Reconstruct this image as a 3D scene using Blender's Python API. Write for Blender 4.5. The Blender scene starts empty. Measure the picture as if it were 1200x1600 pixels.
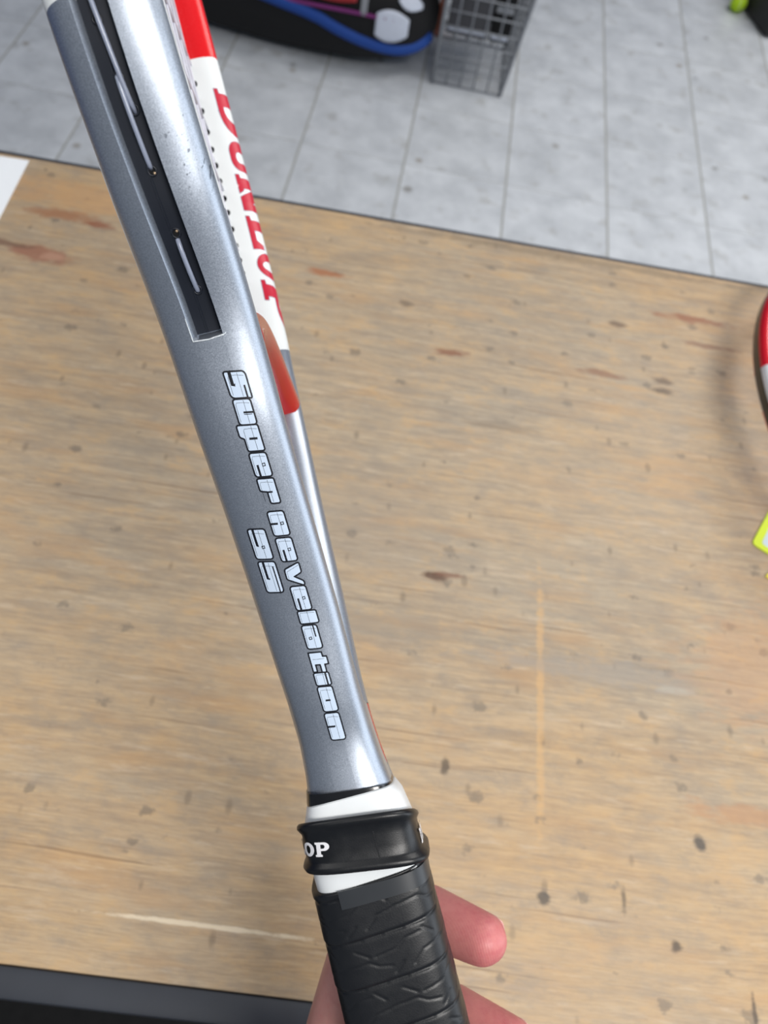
import bpy, bmesh, math, random
from mathutils import Vector, Matrix
from mathutils.geometry import tessellate_polygon
from math import sin, cos, pi, sqrt, radians

random.seed(7)
C = bpy.context.scene.collection
SC = bpy.context.scene

# ------------------------------------------------------------------ camera
CAM_H = 1.45
TABLE_H = 0.95
cam = bpy.data.cameras.new('camera')
camo = bpy.data.objects.new('camera', cam)
C.objects.link(camo)
cam.sensor_fit = 'AUTO'; cam.sensor_width = 36; cam.lens = 27
AX = Vector((0.98196811, 0.18624947, 0.03240016))     # world x, y, up in the lens frame (x right, y down, z ahead)
AY = Vector((0.14190148, -0.83941723, 0.52463577))
AU = Vector((0.12491038, -0.51057796, -0.85071002))
right = Vector((AX.x, AY.x, AU.x)); down = Vector((AX.y, AY.y, AU.y)); fwd = Vector((AX.z, AY.z, AU.z))
m = Matrix((right, -down, -fwd)).transposed().to_4x4()
m.translation = (0, 0, CAM_H)
camo.matrix_world = m
cam.clip_start = 0.02
cam.dof.use_dof = True
cam.dof.focus_distance = 0.235
cam.dof.aperture_fstop = 15
SC.camera = camo

# ------------------------------------------------------------------ light
w = bpy.data.worlds.new('shop_daylight'); SC.world = w; w.use_nodes = True
bg = w.node_tree.nodes['Background']
bg.inputs[0].default_value = (0.60, 0.67, 0.78, 1); bg.inputs[1].default_value = 0.27

def panel(name, loc, size, power, col=(1, 0.97, 0.93)):
    l = bpy.data.lights.new(name, 'AREA'); l.shape = 'RECTANGLE'; l.size = size[0]; l.size_y = size[1]
    l.energy = power; l.color = col
    o = bpy.data.objects.new(name, l); o.location = loc; C.objects.link(o); return o
panel('ceiling_light', (1.0, -0.75, 2.95), (1.2, 0.45), 50)
panel('ceiling_light', (1.0, 1.45, 2.95), (1.2, 0.6), 16)
panel('ceiling_light', (-1.4, 0.35, 2.95), (1.6, 1.2), 12)
panel('ceiling_light', (1.8, 2.8, 2.95), (1.6, 1.2), 50)  # unseen panel added to brighten the floor at the right
win = panel('shop_window_light', (3.6, 0.2, 1.95), (3.6, 1.7), 50, (0.86, 0.93, 1.0))
win.rotation_euler = (0, radians(82), 0)

SC.view_settings.view_transform = 'Standard'
SC.view_settings.look = 'None'
SC.view_settings.gamma = 1
SC.view_settings.use_curve_mapping = False
SC.view_settings.exposure = 0.0

# ------------------------------------------------------------------ helpers
def srgb(r, g, b):
    def f(c):
        c /= 255.
        return c / 12.92 if c <= 0.04045 else ((c + 0.055) / 1.055) ** 2.4
    return (f(r), f(g), f(b), 1)

class NG:
    """small helper round a material's node tree"""
    def __init__(s, name):
        s.m = bpy.data.materials.new(name); s.m.use_nodes = True
        s.t = s.m.node_tree; s.b = s.t.nodes['Principled BSDF']
    def n(s, kind, **kw):
        nd = s.t.nodes.new(kind)
        for k, v in kw.items():
            setattr(nd, k, v)
        return nd
    def l(s, a, b): s.t.links.new(a, b)
    def put(s, sock, v):
        if hasattr(v, 'links') or isinstance(v, bpy.types.NodeSocket): s.l(v, sock)
        else: sock.default_value = v
    def math(s, op, a, b=0.0, c=None, clamp=False):
        nd = s.n('ShaderNodeMath', operation=op, use_clamp=clamp)
        s.put(nd.inputs[0], a); s.put(nd.inputs[1], b)
        if c is not None: s.put(nd.inputs[2], c)
        return nd.outputs[0]
    def obj(s): return s.n('ShaderNodeTexCoord').outputs['Object']
    def mapping(s, v, loc=(0, 0, 0), rot=(0, 0, 0), scale=(1, 1, 1)):
        nd = s.n('ShaderNodeMapping'); s.l(v, nd.inputs[0])
        nd.inputs[1].default_value = loc; nd.inputs[2].default_value = rot; nd.inputs[3].default_value = scale
        return nd.outputs[0]
    def noise(s, v, scale=5, detail=4, rough=0.5, dist=0):
        nd = s.n('ShaderNodeTexNoise'); s.l(v, nd.inputs['Vector'])
        nd.inputs['Scale'].default_value = scale; nd.inputs['Detail'].default_value = detail
        nd.inputs['Roughness'].default_value = rough; nd.inputs['Distortion'].default_value = dist
        return nd.outputs['Fac']
    def ramp(s, f, stops):
        nd = s.n('ShaderNodeValToRGB'); s.l(f, nd.inputs[0]); e = nd.color_ramp.elements
        while len(e) < len(stops): e.new(0.5)
        for k, (p, c) in enumerate(stops):
            e[k].position = p; e[k].color = c if len(c) == 4 else (*c, 1)
        return nd.outputs[0]
    def rng(s, f, a, b, c=0.0, d=1.0):
        nd = s.n('ShaderNodeMapRange'); s.put(nd.inputs[0], f)
        for k, v in zip((1, 2, 3, 4), (a, b, c, d)): nd.inputs[k].default_value = v
        return nd.outputs[0]
    def mix(s, f, a, b, mode='MIX'):
        nd = s.n('ShaderNodeMix', data_type='RGBA', blend_type=mode)
        s.put(nd.inputs[0], f); s.put(nd.inputs[6], a); s.put(nd.inputs[7], b)
        return nd.outputs[2]
    def xyz(s, v):
        nd = s.n('ShaderNodeSeparateXYZ'); s.l(v, nd.inputs[0]); return nd.outputs
    def col(s, c): s.put(s.b.inputs['Base Color'], c)
    def set(s, **kw):
        for k, v in kw.items(): s.put(s.b.inputs[k.replace('_', ' ')], v)
    def bump(s, h, strength=0.3, dist=0.001):
        nd = s.n('ShaderNodeBump'); nd.inputs['Strength'].default_value = strength
        nd.inputs['Distance'].default_value = dist; s.l(h, nd.inputs['Height'])
        s.l(nd.outputs[0], s.b.inputs['Normal'])

def simple(name, col, rough=0.5, metal=0.0, var=0.06, scale=60, coat=0.0, bump=0.0):
    g = NG(name); v = g.obj(); f = g.noise(v, scale, 3)
    a = tuple(c * (1 - var) for c in col[:3]) + (1,); b = tuple(min(1, c * (1 + var)) for c in col[:3]) + (1,)
    g.col(g.mix(f, a, b)); g.set(Metallic=metal, Coat_Weight=coat)
    g.set(Roughness=g.rng(f, 0.2, 0.8, max(0, rough - 0.05), min(1, rough + 0.05)))
    if bump: g.bump(g.noise(v, scale * 6, 2), bump, 0.0005)
    return g.m

def link(o, parent=None):
    C.objects.link(o)
    if parent is not None: o.parent = parent
    return o
def mesh(name, verts, faces, mat, parent=None, smooth=True, fm=None, attrs=None, sharp=None):
    me = bpy.data.meshes.new(name); me.from_pydata([tuple(v) for v in verts], [], faces)
    mats = mat if isinstance(mat, (list, tuple)) else [mat]
    for x in mats: me.materials.append(x)
    if fm: me.polygons.foreach_set('material_index', fm)
    me.polygons.foreach_set('use_smooth', [smooth] * len(me.polygons))
    if attrs:
        for k, vals in attrs.items():
            at = me.attributes.new(k, 'FLOAT', 'POINT'); at.data.foreach_set('value', vals)
    me.validate(); me.update()
    if sharp is not None: me.set_sharp_from_angle(angle=radians(sharp))
    return link(bpy.data.objects.new(name, me), parent)
def thicken(V, F, t):
    """give a sheet of points a back face and a rim, t thick"""
    bm = bmesh.new(); vs = [bm.verts.new(v) for v in V]
    for f in F: bm.faces.new([vs[i] for i in f])
    bm.normal_update()
    bk = [bm.verts.new(v.co - v.normal * t) for v in vs]
    for f in F: bm.faces.new([bk[i] for i in reversed(f)])
    for e in [e for e in bm.edges if len(e.link_faces) == 1 and e.verts[0] in set(vs)]:
        a, b = e.verts; ia, ib = vs.index(a), vs.index(b); bm.faces.new([a, b, bk[ib], bk[ia]])
    return bm
def bm_obj(name, bm, mat, parent=None, smooth=False, sharp=None):
    bmesh.ops.recalc_face_normals(bm, faces=bm.faces)
    me = bpy.data.meshes.new(name); bm.to_mesh(me); bm.free()
    mats = mat if isinstance(mat, (list, tuple)) else [mat]
    for x in mats: me.materials.append(x)
    me.polygons.foreach_set('use_smooth', [smooth] * len(me.polygons))
    if sharp is not None: me.set_sharp_from_angle(angle=radians(sharp))
    return link(bpy.data.objects.new(name, me), parent)
def loft_data(rings, closed=False, caps=True):
    n = len(rings[0]); V = [p for r in rings for p in r]; F = []
    R = len(rings)
    for i in range(R if closed else R - 1):
        j = (i + 1) % R
        for k in range(n):
            k2 = (k + 1) % n
            F.append((i * n + k, i * n + k2, j * n + k2, j * n + k))
    if caps and not closed:
        F.append(tuple(reversed(range(n)))); F.append(tuple((R - 1) * n + k for k in range(n)))
    return V, F
def loft(name, rings, mat, parent=None, closed=False, caps=True, smooth=True, sharp=None):
    V, F = loft_data(rings, closed, caps)
    bm = bmesh.new(); vs = [bm.verts.new(v) for v in V]
    for f in F: bm.faces.new([vs[i] for i in f])
    return bm_obj(name, bm, mat, parent, smooth, sharp)
def tube_rings(pts, r, n=10, closed=False):
    pts = [Vector(p) for p in pts]; out = []; up = None
    for i, p in enumerate(pts):
        if closed: t = pts[(i + 1) % len(pts)] - pts[i - 1]
        else: t = pts[min(i + 1, len(pts) - 1)] - pts[max(i - 1, 0)]
        t.normalize()
        if up is None:
            up = Vector((0, 0, 1)) if abs(t.z) < 0.9 else Vector((1, 0, 0))
        up = (up - t * up.dot(t)).normalized(); sd = t.cross(up)
        rr = r[i] if isinstance(r, (list, tuple)) else r
        out.append([p + up * (rr * cos(2 * pi * k / n)) + sd * (rr * sin(2 * pi * k / n)) for k in range(n)])
    return out
def tube(name, pts, r, mat, parent=None, n=10, closed=False):
    return loft(name, tube_rings(pts, r, n, closed), mat, parent, closed=closed)
def add_box(bm, lo, hi, mat=None):
    r = bmesh.ops.create_cube(bm, size=1)
    for v in r['verts']:
        v.co = Vector([lo[k] + (v.co[k] + 0.5) * (hi[k] - lo[k]) for k in range(3)])
        if mat is not None: v.co = mat @ v.co
    return r['verts']
def box(name, lo, hi, mat, parent=None, bevel=0.0, seg=2, smooth=False):
    bm = bmesh.new(); add_box(bm, lo, hi)
    if bevel: bmesh.ops.bevel(bm, geom=bm.edges[:], offset=bevel, segments=seg, affect='EDGES', profile=0.5)
    return bm_obj(name, bm, mat, parent, smooth or bevel > 0, 35 if bevel else None)
def empty(name, loc=(0, 0, 0), rz=0, mw=None):
    o = bpy.data.objects.new(name, None); C.objects.link(o); o.empty_display_size = 0.05
    o.location = loc; o.rotation_euler = (0, 0, rz)
    if mw is not None: o.matrix_world = mw
    return o
def tag(o, label, cat, group=None):
    o['label'] = label; o['category'] = cat
    if group: o['group'] = group
    return o
def struct(o): o['kind'] = 'structure'; return o

def hermite(x, X, Y):
    if x <= X[0]: return Y[0] + 0 * x
    if x >= X[-1]: return Y[-1]
    i = max(k for k in range(len(X) - 1) if X[k] <= x)
    def m(k):
        a = max(k - 1, 0); b = min(k + 1, len(X) - 1); return (Y[b] - Y[a]) / (X[b] - X[a])
    h = X[i + 1] - X[i]; t = (x - X[i]) / h
    return ((2*t**3 - 3*t*t + 1) * Y[i] + (t**3 - 2*t*t + t) * h * m(i) + (-2*t**3 + 3*t*t) * Y[i+1] + (t**3 - t*t) * h * m(i+1))
def lin(x, X, Y):
    if x <= X[0]: return Y[0]
    for k in range(len(X) - 1):
        if x <= X[k + 1]: return Y[k] + (Y[k + 1] - Y[k]) * (x - X[k]) / (X[k + 1] - X[k])
    return Y[-1]
def sm(a, b, x):
    t = min(1, max(0, (x - a) / (b - a))); return t * t * (3 - 2 * t)

# ------------------------------------------------------------------ materials
def m_wood():
    g = NG('worn_table_wood'); o = g.obj()
    warp = g.noise(g.mapping(o, scale=(3, 3, 3)), 2.0, 2)
    ov = g.n('ShaderNodeCombineXYZ')
    x, y, z = g.xyz(o)
    g.l(x, ov.inputs[0]); g.l(g.math('ADD', y, g.math('MULTIPLY', warp, 0.008)), ov.inputs[1]); g.l(z, ov.inputs[2])
    v = ov.outputs[0]
    broad = g.noise(g.mapping(v, scale=(2.0, 16, 1)), 2.2, 6, 0.65)
    mid = g.noise(g.mapping(v, scale=(7.0, 95, 1)), 2.5, 5, 0.65)
    fine = g.noise(g.mapping(v, scale=(32, 480, 1)), 2.0, 4, 0.7)
    cells = g.n('ShaderNodeTexVoronoi', feature='F1'); cells.inputs['Scale'].default_value = 1.0
    g.l(g.mapping(v, scale=(18, 150, 1)), cells.inputs['Vector'])
    cellv = g.xyz(cells.outputs['Color'])[0]
    wear = g.noise(g.mapping(o, loc=(3.1, 1.7, 0), scale=(1, 1.5, 1)), 4.2, 5, 0.6)
    amber = srgb(206, 169, 116); pale = srgb(200, 177, 144); grey = srgb(156, 145, 129); brown = srgb(172, 140, 102)
    # the front strip and the far left corner kept their varnish, the middle is scuffed grey
    rub = g.math('ADD', g.rng(y, 0.10, 0.30), g.math('MULTIPLY', g.rng(y, 0.44, 0.66), -0.75))
    rub = g.math('MULTIPLY', rub, g.rng(x, -0.35, 0.02, 0.35, 1.0))
    worn = g.math('ADD', g.math('MULTIPLY', rub, 0.50), g.rng(wear, 0.36, 0.66, -0.10, 0.6), clamp=True)
    c = g.mix(g.rng(mid, 0.34, 0.66), brown, amber)
    c = g.mix(g.rng(broad, 0.35, 0.7, 0, 0.6), c, pale)
    c = g.mix(g.math('MULTIPLY', worn, 0.92), c, g.mix(g.rng(mid, 0.36, 0.64), grey, srgb(182, 168, 146)))
    c = g.mix(g.rng(fine, 0.38, 0.62, 0.0, 1.0), g.mix(0.12, c, srgb(96, 76, 58)), g.mix(0.12, c, srgb(236, 212, 176)))
    c = g.mix(g.rng(cellv, 0.0, 1.0, 0.0, 0.22), c, g.mix(0.5, c, srgb(205, 158, 100)))
    mott = g.noise(g.mapping(o, loc=(9, 3, 0), scale=(1, 1.9, 1)), 34, 6, 0.72)
    c = g.mix(g.rng(mott, 0.50, 0.68, 0, 0.45), c, srgb(146, 138, 128))
    c = g.mix(g.rng(mott, 0.47, 0.32, 0, 0.5), c, srgb(212, 170, 112))
    # long dark hairline cracks along the grain
    crack = g.noise(g.mapping(v, loc=(5, 9, 0), scale=(2.2, 150, 1)), 2.0, 3, 0.55)
    c = g.mix(g.rng(crack, 0.64, 0.70, 0, 0.5), c, srgb(112, 80, 56))
    # soft orange burns
    burn = g.noise(g.mapping(v, loc=(1.3, 4.2, 0), scale=(8, 34, 1)), 1.6, 3)
    c = g.mix(g.rng(burn, 0.56, 0.76, 0, 0.5), c, srgb(196, 150, 94))
    pal = g.noise(g.mapping(v, loc=(7.3, 2.2, 0), scale=(16, 110, 1)), 1.6, 5, 0.65)
    c = g.mix(g.rng(pal, 0.58, 0.74, 0, 0.5), c, srgb(216, 196, 168))
    # grey blue dents and specks
    sp = g.n('ShaderNodeTexVoronoi', feature='F1'); sp.inputs['Scale'].default_value = 50
    sp.inputs['Randomness'].default_value = 1.0
    wob = g.mix(0.02, o, g.n('ShaderNodeTexNoise').outputs['Color'])
    g.l(g.mapping(wob, scale=(0.85, 1.25, 1)), sp.inputs['Vector'])
    rnd = g.xyz(sp.outputs['Color'])
    rad = g.math('MULTIPLY', g.math('SUBTRACT', rnd[0], 0.36), 0.34)
    d = g.math('SUBTRACT', sp.outputs['Distance'], rad)
    d = g.math('ADD', d, g.rng(g.noise(o, 260, 3), 0.3, 0.7, -0.09, 0.09))
    c = g.mix(g.math('MULTIPLY', g.rng(d, 0.05, -0.05), 0.5), c, g.mix(rnd[1], srgb(92, 88, 84), srgb(120, 112, 100)))
    sp2 = g.n('ShaderNodeTexVoronoi', feature='F1'); sp2.inputs['Scale'].default_value = 90
    g.l(g.mapping(o, loc=(2, 5, 0), rot=(0, 0, 0.5), scale=(1, 0.5, 1)), sp2.inputs['Vector'])
    r2 = g.xyz(sp2.outputs['Color'])
    d2 = g.math('SUBTRACT', sp2.outputs['Distance'], g.math('MULTIPLY', g.math('SUBTRACT', r2[0], 0.72), 0.8))
    c = g.mix(g.math('MULTIPLY', g.rng(d2, 0.07, -0.07), 0.42), c, srgb(104, 92, 78))
    # stains and gouges of their own: centre, half length, half width, turn, colour, strength
    wn = g.noise(g.mapping(o, scale=(1, 2.5, 1)), 70, 4, 0.6)
    for (sx, sy, a, b, r, colr, st) in [
        (-0.298, 0.5719, .034, .0085, -.10, srgb(168, 112, 70), .85), (-0.262, 0.567, .012, .006, 0, srgb(150, 84, 52), .8),
        (-0.300, 0.5180, .030, .011, -.20, srgb(164, 106, 78), .85), (-0.335, 0.524, .028, .004, -.12, srgb(128, 96, 76), .8),
        (-0.290, 0.517, .012, .005, 0, srgb(198, 150, 120), .7),
        (-0.0469, 0.5549, .020, .005, -.05, srgb(170, 104, 58), .85), (0.2121, 0.4878, .024, .004, -.05, srgb(150, 108, 78), .8),
        (0.0745, 0.482, .014, .0042, -.05, srgb(142, 92, 66), .85), (0.229, 0.553, .009, .005, -.1, srgb(112, 90, 74), .75), (0.2675, 0.478, .010, .004, -.05, srgb(98, 84, 72), .75), (0.028, 0.533, .008, .004, 0, srgb(104, 88, 72), .6), (0.12, 0.41, .035, .006, -.05, srgb(140, 124, 104), .4), (0.20, 0.635, .20, .005, -.005, srgb(140, 122, 98), .6), (0.3059, 0.5772, .040, .005, -.08, srgb(156, 98, 66), .85),
        (0.32, 0.545, .030, .004, -.05, srgb(140, 98, 76), .7), (0.268, 0.49, .010, .004, -.05, srgb(96, 78, 66), .7),
        (0.0725, 0.2597, .010, .0035, -.05, srgb(98, 66, 48), .9), (0.085, 0.262, .014, .0022, 0, srgb(130, 84, 60), .7),
        (0.153, 0.180, .0032, .095, .01, srgb(222, 174, 108), .55),
        (-0.043, 0.0185, .066, .0014, .04, srgb(240, 222, 190), .85), (0.250, 0.1985, .016, .0028, -.05, srgb(196, 188, 172), .6),
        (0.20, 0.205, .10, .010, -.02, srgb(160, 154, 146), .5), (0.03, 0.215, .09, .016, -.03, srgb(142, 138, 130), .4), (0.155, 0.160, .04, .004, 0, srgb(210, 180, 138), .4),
        (0.09, 0.125, .003, .006, 0, srgb(86, 74, 62), .75), (0.257, 0.098, .004, .005, 0, srgb(70, 70, 72), .8),
        (0.155, 0.055, .004, .0035, .3, srgb(74, 70, 66), .8), (0.236, 0.0385, .0035, .003, 0, srgb(74, 66, 60), .8),
        (0.205, 0.060, .002, .007, .1, srgb(90, 80, 66), .7), (0.28, 0.012, .0015, .008, .2, srgb(90, 76, 64), .8),
        (0.32, 0.22, .06, .05, 0, srgb(206, 152, 100), .35), (-0.25, 0.60, .14, .022, -.03, srgb(214, 158, 92), .5),
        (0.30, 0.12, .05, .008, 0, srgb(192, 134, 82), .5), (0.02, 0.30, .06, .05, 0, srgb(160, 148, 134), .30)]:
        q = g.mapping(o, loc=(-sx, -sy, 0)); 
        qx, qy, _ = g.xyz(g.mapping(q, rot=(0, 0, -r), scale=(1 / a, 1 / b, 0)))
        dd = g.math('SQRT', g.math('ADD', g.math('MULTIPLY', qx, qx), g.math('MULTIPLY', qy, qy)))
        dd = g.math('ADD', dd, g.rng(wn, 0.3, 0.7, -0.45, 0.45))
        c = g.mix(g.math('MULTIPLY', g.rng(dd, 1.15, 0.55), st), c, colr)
    hs = g.n('ShaderNodeHueSaturation'); hs.inputs['Saturation'].default_value = 0.90; hs.inputs['Value'].default_value = 0.91; g.l(c, hs.inputs['Color'])
    g.col(hs.outputs[0])
    g.set(Roughness=g.rng(mid, 0.3, 0.7, 0.42, 0.58), Specular_IOR_Level=0.35)
    g.bump(g.math('ADD', fine, g.math('MULTIPLY', crack, 0.5)), 0.25, 0.0006)
    return g.m

def m_frame():
    """silver metallic paint with white and red bands on the inner side of the hoop"""
    g = NG('racket_paint'); o = g.obj(); x, y, z = g.xyz(o)
    nf = g.n('ShaderNodeAttribute', attribute_name='nf').outputs['Fac']
    fl = g.noise(o, 2600, 2, 0.7)
    silver = g.mix(g.rng(fl, 0.3, 0.7), srgb(158, 166, 178), srgb(186, 194, 206))
    # scuffs, only on the outer face near the head
    sc = g.noise(g.mapping(o, scale=(260, 900, 500)), 1.0, 2, 0.6)
    zone = g.math('MULTIPLY', g.rng(x, 0.376, 0.380), g.rng(x, 0.404, 0.400))
    zone = g.math('MULTIPLY', zone, g.rng(z, 0.0045, 0.0055))
    silver = g.mix(g.math('MULTIPLY', g.math('MULTIPLY', zone, g.rng(sc, 0.64, 0.68)), 0.7), silver, srgb(70, 74, 82))
    inner = g.math('LESS_THAN', nf, 0.2)
    w1 = g.math('MULTIPLY', inner, g.math('MULTIPLY', g.math('GREATER_THAN', x, 0.375), g.math('LESS_THAN', x, 0.5365)))
    w2 = g.math('MULTIPLY', g.math('GREATER_THAN', nf, 0.19), g.math('MULTIPLY', g.math('GREATER_THAN', x, 0.4182), g.math('LESS_THAN', x, 0.5365)))
    white = g.math('MAXIMUM', w1, w2)
    red = g.math('GREATER_THAN', x, 0.5365)
    c = g.mix(white, silver, srgb(236, 240, 240)); c = g.mix(red, c, srgb(225, 14, 24))
    paint = g.math('MAXIMUM', white, red)
    g.col(c); g.set(Metallic=g.math('MULTIPLY', g.math('SUBTRACT', 1.0, paint), 0.85))
    g.set(Roughness=g.math('SUBTRACT', g.rng(fl, 0.3, 0.7, 0.36, 0.44), g.math('MULTIPLY', paint, 0.15)))
    g.set(Coat_Weight=0.25, Coat_Roughness=0.15)
    g.bump(fl, 0.12, 0.0001)
    return g.m

def m_tile():
    g = NG('speckled_floor_tile'); o = g.obj()
    ri = g.n('ShaderNodeObjectInfo').outputs['Random']
    ov = g.n('ShaderNodeVectorMath', operation='ADD'); cx = g.n('ShaderNodeCombineXYZ')
    g.l(g.math('MULTIPLY', ri, 37.0), cx.inputs[0]); g.l(g.math('MULTIPLY', ri, 91.0), cx.inputs[1])
    g.l(o, ov.inputs[0]); g.l(cx.outputs[0], ov.inputs[1]); v = ov.outputs[0]
    a = g.noise(v, 9, 5, 0.6); b = g.noise(g.mapping(v, loc=(4, 4, 0)), 30, 4, 0.6)
    c = g.mix(g.rng(a, 0.35, 0.65), srgb(194, 198, 203), srgb(218, 222, 227))
    c = g.mix(g.rng(b, 0.55, 0.75, 0, 0.35), c, srgb(222, 226, 228))
    c = g.mix(g.rng(g.noise(v, 14, 3), 0.58, 0.72, 0, 0.45), c, srgb(158, 156, 150))
    vo = g.n('ShaderNodeTexVoronoi'); vo.inputs['Scale'].default_value = 11; g.l(v, vo.inputs['Vector'])
    rr = g.xyz(vo.outputs['Color'])
    d = g.math('SUBTRACT', vo.outputs['Distance'], g.math('MULTIPLY', g.math('SUBTRACT', rr[0], 0.62), 0.42))
    c = g.mix(g.math('MULTIPLY', g.rng(d, 0.05, -0.05), 0.65), c, g.mix(rr[1], srgb(110, 112, 112), srgb(140, 126, 104)))
    c = g.mix(g.math('MULTIPLY', ri, 0.16), c, srgb(165, 168, 170))
    g.col(c); g.set(Roughness=0.38)
    return g.m

def m_skin():
    g = NG('skin'); o = g.obj(); x, y, z = g.xyz(o)
    n = g.noise(o, 90, 4, 0.6); n2 = g.noise(o, 420, 3, 0.6)
    base = g.mix(g.rng(n, 0.3, 0.7), srgb(190, 134, 126), srgb(206, 150, 140))
    base = g.mix(g.rng(n2, 0.5, 0.75, 0, 0.3), base, srgb(190, 110, 108))
    tip = g.rng(z, 0.004, 0.032)                 # blood-flushed fingertips
    base = g.mix(g.math('MULTIPLY', tip, 0.85), base, g.mix(g.rng(n2, 0.3, 0.7), srgb(200, 104, 110), srgb(212, 128, 126)))
    g.col(base); g.set(Roughness=g.rng(n, 0.3, 0.7, 0.38, 0.5), Subsurface_Weight=0.12, Subsurface_Scale=0.004)
    g.b.inputs['Subsurface Radius'].default_value = (1, 0.35, 0.2)
    wv = g.n('ShaderNodeTexWave', wave_type='RINGS'); wv.inputs['Scale'].default_value = 330
    wv.inputs['Distortion'].default_value = 1.2; wv.inputs['Detail'].default_value = 1
    g.l(g.mapping(o, loc=(-0.128, 0.01, -0.012)), wv.inputs['Vector'])
    g.bump(g.math('ADD', g.math('MULTIPLY', wv.outputs['Fac'], g.math('MULTIPLY', tip, 0.35)), n2), 0.2, 0.0003)
    return g.m

M = {}
M['wood'] = m_wood(); M['frame'] = m_frame(); M['tile'] = m_tile(); M['skin'] = m_skin()
M['edge'] = simple('charcoal_edging', srgb(48, 52, 60), 0.55, var=0.15)
M['black_paint'] = simple('black_painted_board', srgb(14, 14, 16), 0.7)
M['mat'] = simple('dark_area_sheet', srgb(12, 12, 13), 0.9, bump=0.4)
M['wall'] = simple('blue_wall_board', srgb(58, 88, 140), 0.7)
M['grout'] = simple('dark_tile_joint', srgb(166, 167, 164), 0.9)
M['silver'] = simple('bare_silver_paint', srgb(196, 204, 212), 0.36, 0.8, scale=900)
M['worn_silver'] = simple('chipped_silver_rim', srgb(226, 232, 236), 0.32, 0.7, var=0.15, scale=1500, bump=0.4)
M['red_gloss'] = simple('red_lacquer', srgb(176, 16, 12), 0.22, coat=0.5)
M['red'] = simple('red_lettering', srgb(196, 30, 56), 0.4)
M['strip'] = simple('navy_black_plastic', srgb(22, 27, 38), 0.42)
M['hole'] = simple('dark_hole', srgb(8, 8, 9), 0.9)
M['string'] = simple('grey_string', srgb(150, 158, 178), 0.3, var=0.1, coat=0.4)
M['bed_string'] = simple('pale_string', srgb(214, 214, 226), 0.35, coat=0.2)
M['brass'] = simple('brass_glint', srgb(196, 170, 140), 0.3, 0.6)
M['ink'] = simple('black_print', srgb(10, 14, 24), 0.4)
M['print_fill'] = simple('pale_blue_print', srgb(206, 222, 242), 0.42)
M['print_fade'] = simple('faded_print', srgb(150, 160, 180), 0.42)
M['white_band'] = simple('white_tape', srgb(234, 238, 240), 0.35)
M['white_print'] = simple('white_print', srgb(236, 236, 240), 0.5)
M['black_tape'] = simple('black_gloss_tape', srgb(12, 13, 16), 0.25, coat=0.4)
M['rubber'] = simple('black_rubber', srgb(13, 15, 19), 0.38, scale=400, bump=0.05)
M['grip'] = simple('black_grip_rubber', srgb(18, 20, 24), 0.42, scale=300, bump=0.08)
M['finish_tape'] = simple('charcoal_finishing_tape', srgb(46, 49, 53), 0.38)
M['paper'] = simple('white_paper', srgb(246, 250, 254), 0.7, var=0.01)
M['lime'] = simple('lime_card', srgb(214, 236, 60), 0.55)
M['yellow'] = simple('yellow_card', srgb(238, 224, 90), 0.55)
M['card_blue'] = simple('pale_card_print', srgb(206, 222, 232), 0.55)
M['bag'] = simple('black_nylon', srgb(5, 5, 8), 0.85, bump=0.3, scale=200)
M['bag_blue'] = simple('blue_piping', srgb(14, 62, 140), 0.75)
M['bag_white'] = simple('pale_grey_vinyl', srgb(196, 202, 216), 0.4)
M['bag_red'] = simple('dark_red_vinyl', srgb(150, 30, 34), 0.5)
M['bag_purple'] = simple('magenta_vinyl', srgb(120, 40, 110), 0.5)
M['bag_lime'] = simple('lime_vinyl', srgb(170, 190, 50), 0.5)
M['wire'] = simple('grey_wire', srgb(140, 143, 148), 0.5, 0.1)
M['navy_card'] = simple('dark_carton', srgb(74, 74, 78), 0.6)
M['tan_card'] = simple('brown_carton', srgb(120, 104, 88), 0.7)
M['orange'] = simple('orange_plastic', srgb(196, 110, 76), 0.5)
M['ball'] = simple('tennis_felt', srgb(168, 204, 34), 0.95, var=0.15, scale=400, bump=0.6)
M['seam'] = simple('ball_seam', srgb(226, 230, 214), 0.8)
M['kraft'] = simple('kraft_board', srgb(170, 140, 104), 0.8)
M['sole'] = simple('shade_box_shell', srgb(24, 22, 24), 0.6)
M['nail'] = simple('fingernail', srgb(226, 176, 168), 0.3, coat=0.3)

# ------------------------------------------------------------------ floor
floor = struct(box('floor', (-3.2, -1.6, -0.05), (3.4, 6.2, -0.0007), M['grout']))
struct(box('wall_left', (-3.3, -1.6, 0), (-3.2, 6.2, 3.0), M['wall'], None))
struct(box('wall_back', (-3.3, 6.2, 0), (3.4, 6.3, 3.0), M['wall'], None))
PT = 0.32
tm = None; k = 0
for i in range(-7, 8):
    for j in range(4, 16):
        cx = 0.097 + i * PT; cy = 0.06 + j * PT
        # keep the tiles the lens or a step aside can see
        if cy < 1.0 or abs(cx) > 0.9 + 0.42 * cy: continue
        if tm is None:
            t = box('tile', (-PT/2 + .0035, -PT/2 + .0012, -0.0007), (PT/2 - .0035, PT/2 - .0012, 0.0), M['tile'], floor, 0.0003, 1)
            tm = t
        else:
            t = tm.copy(); link(t); t.parent = floor
        t.location = (cx, cy, 0); k += 1

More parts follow.
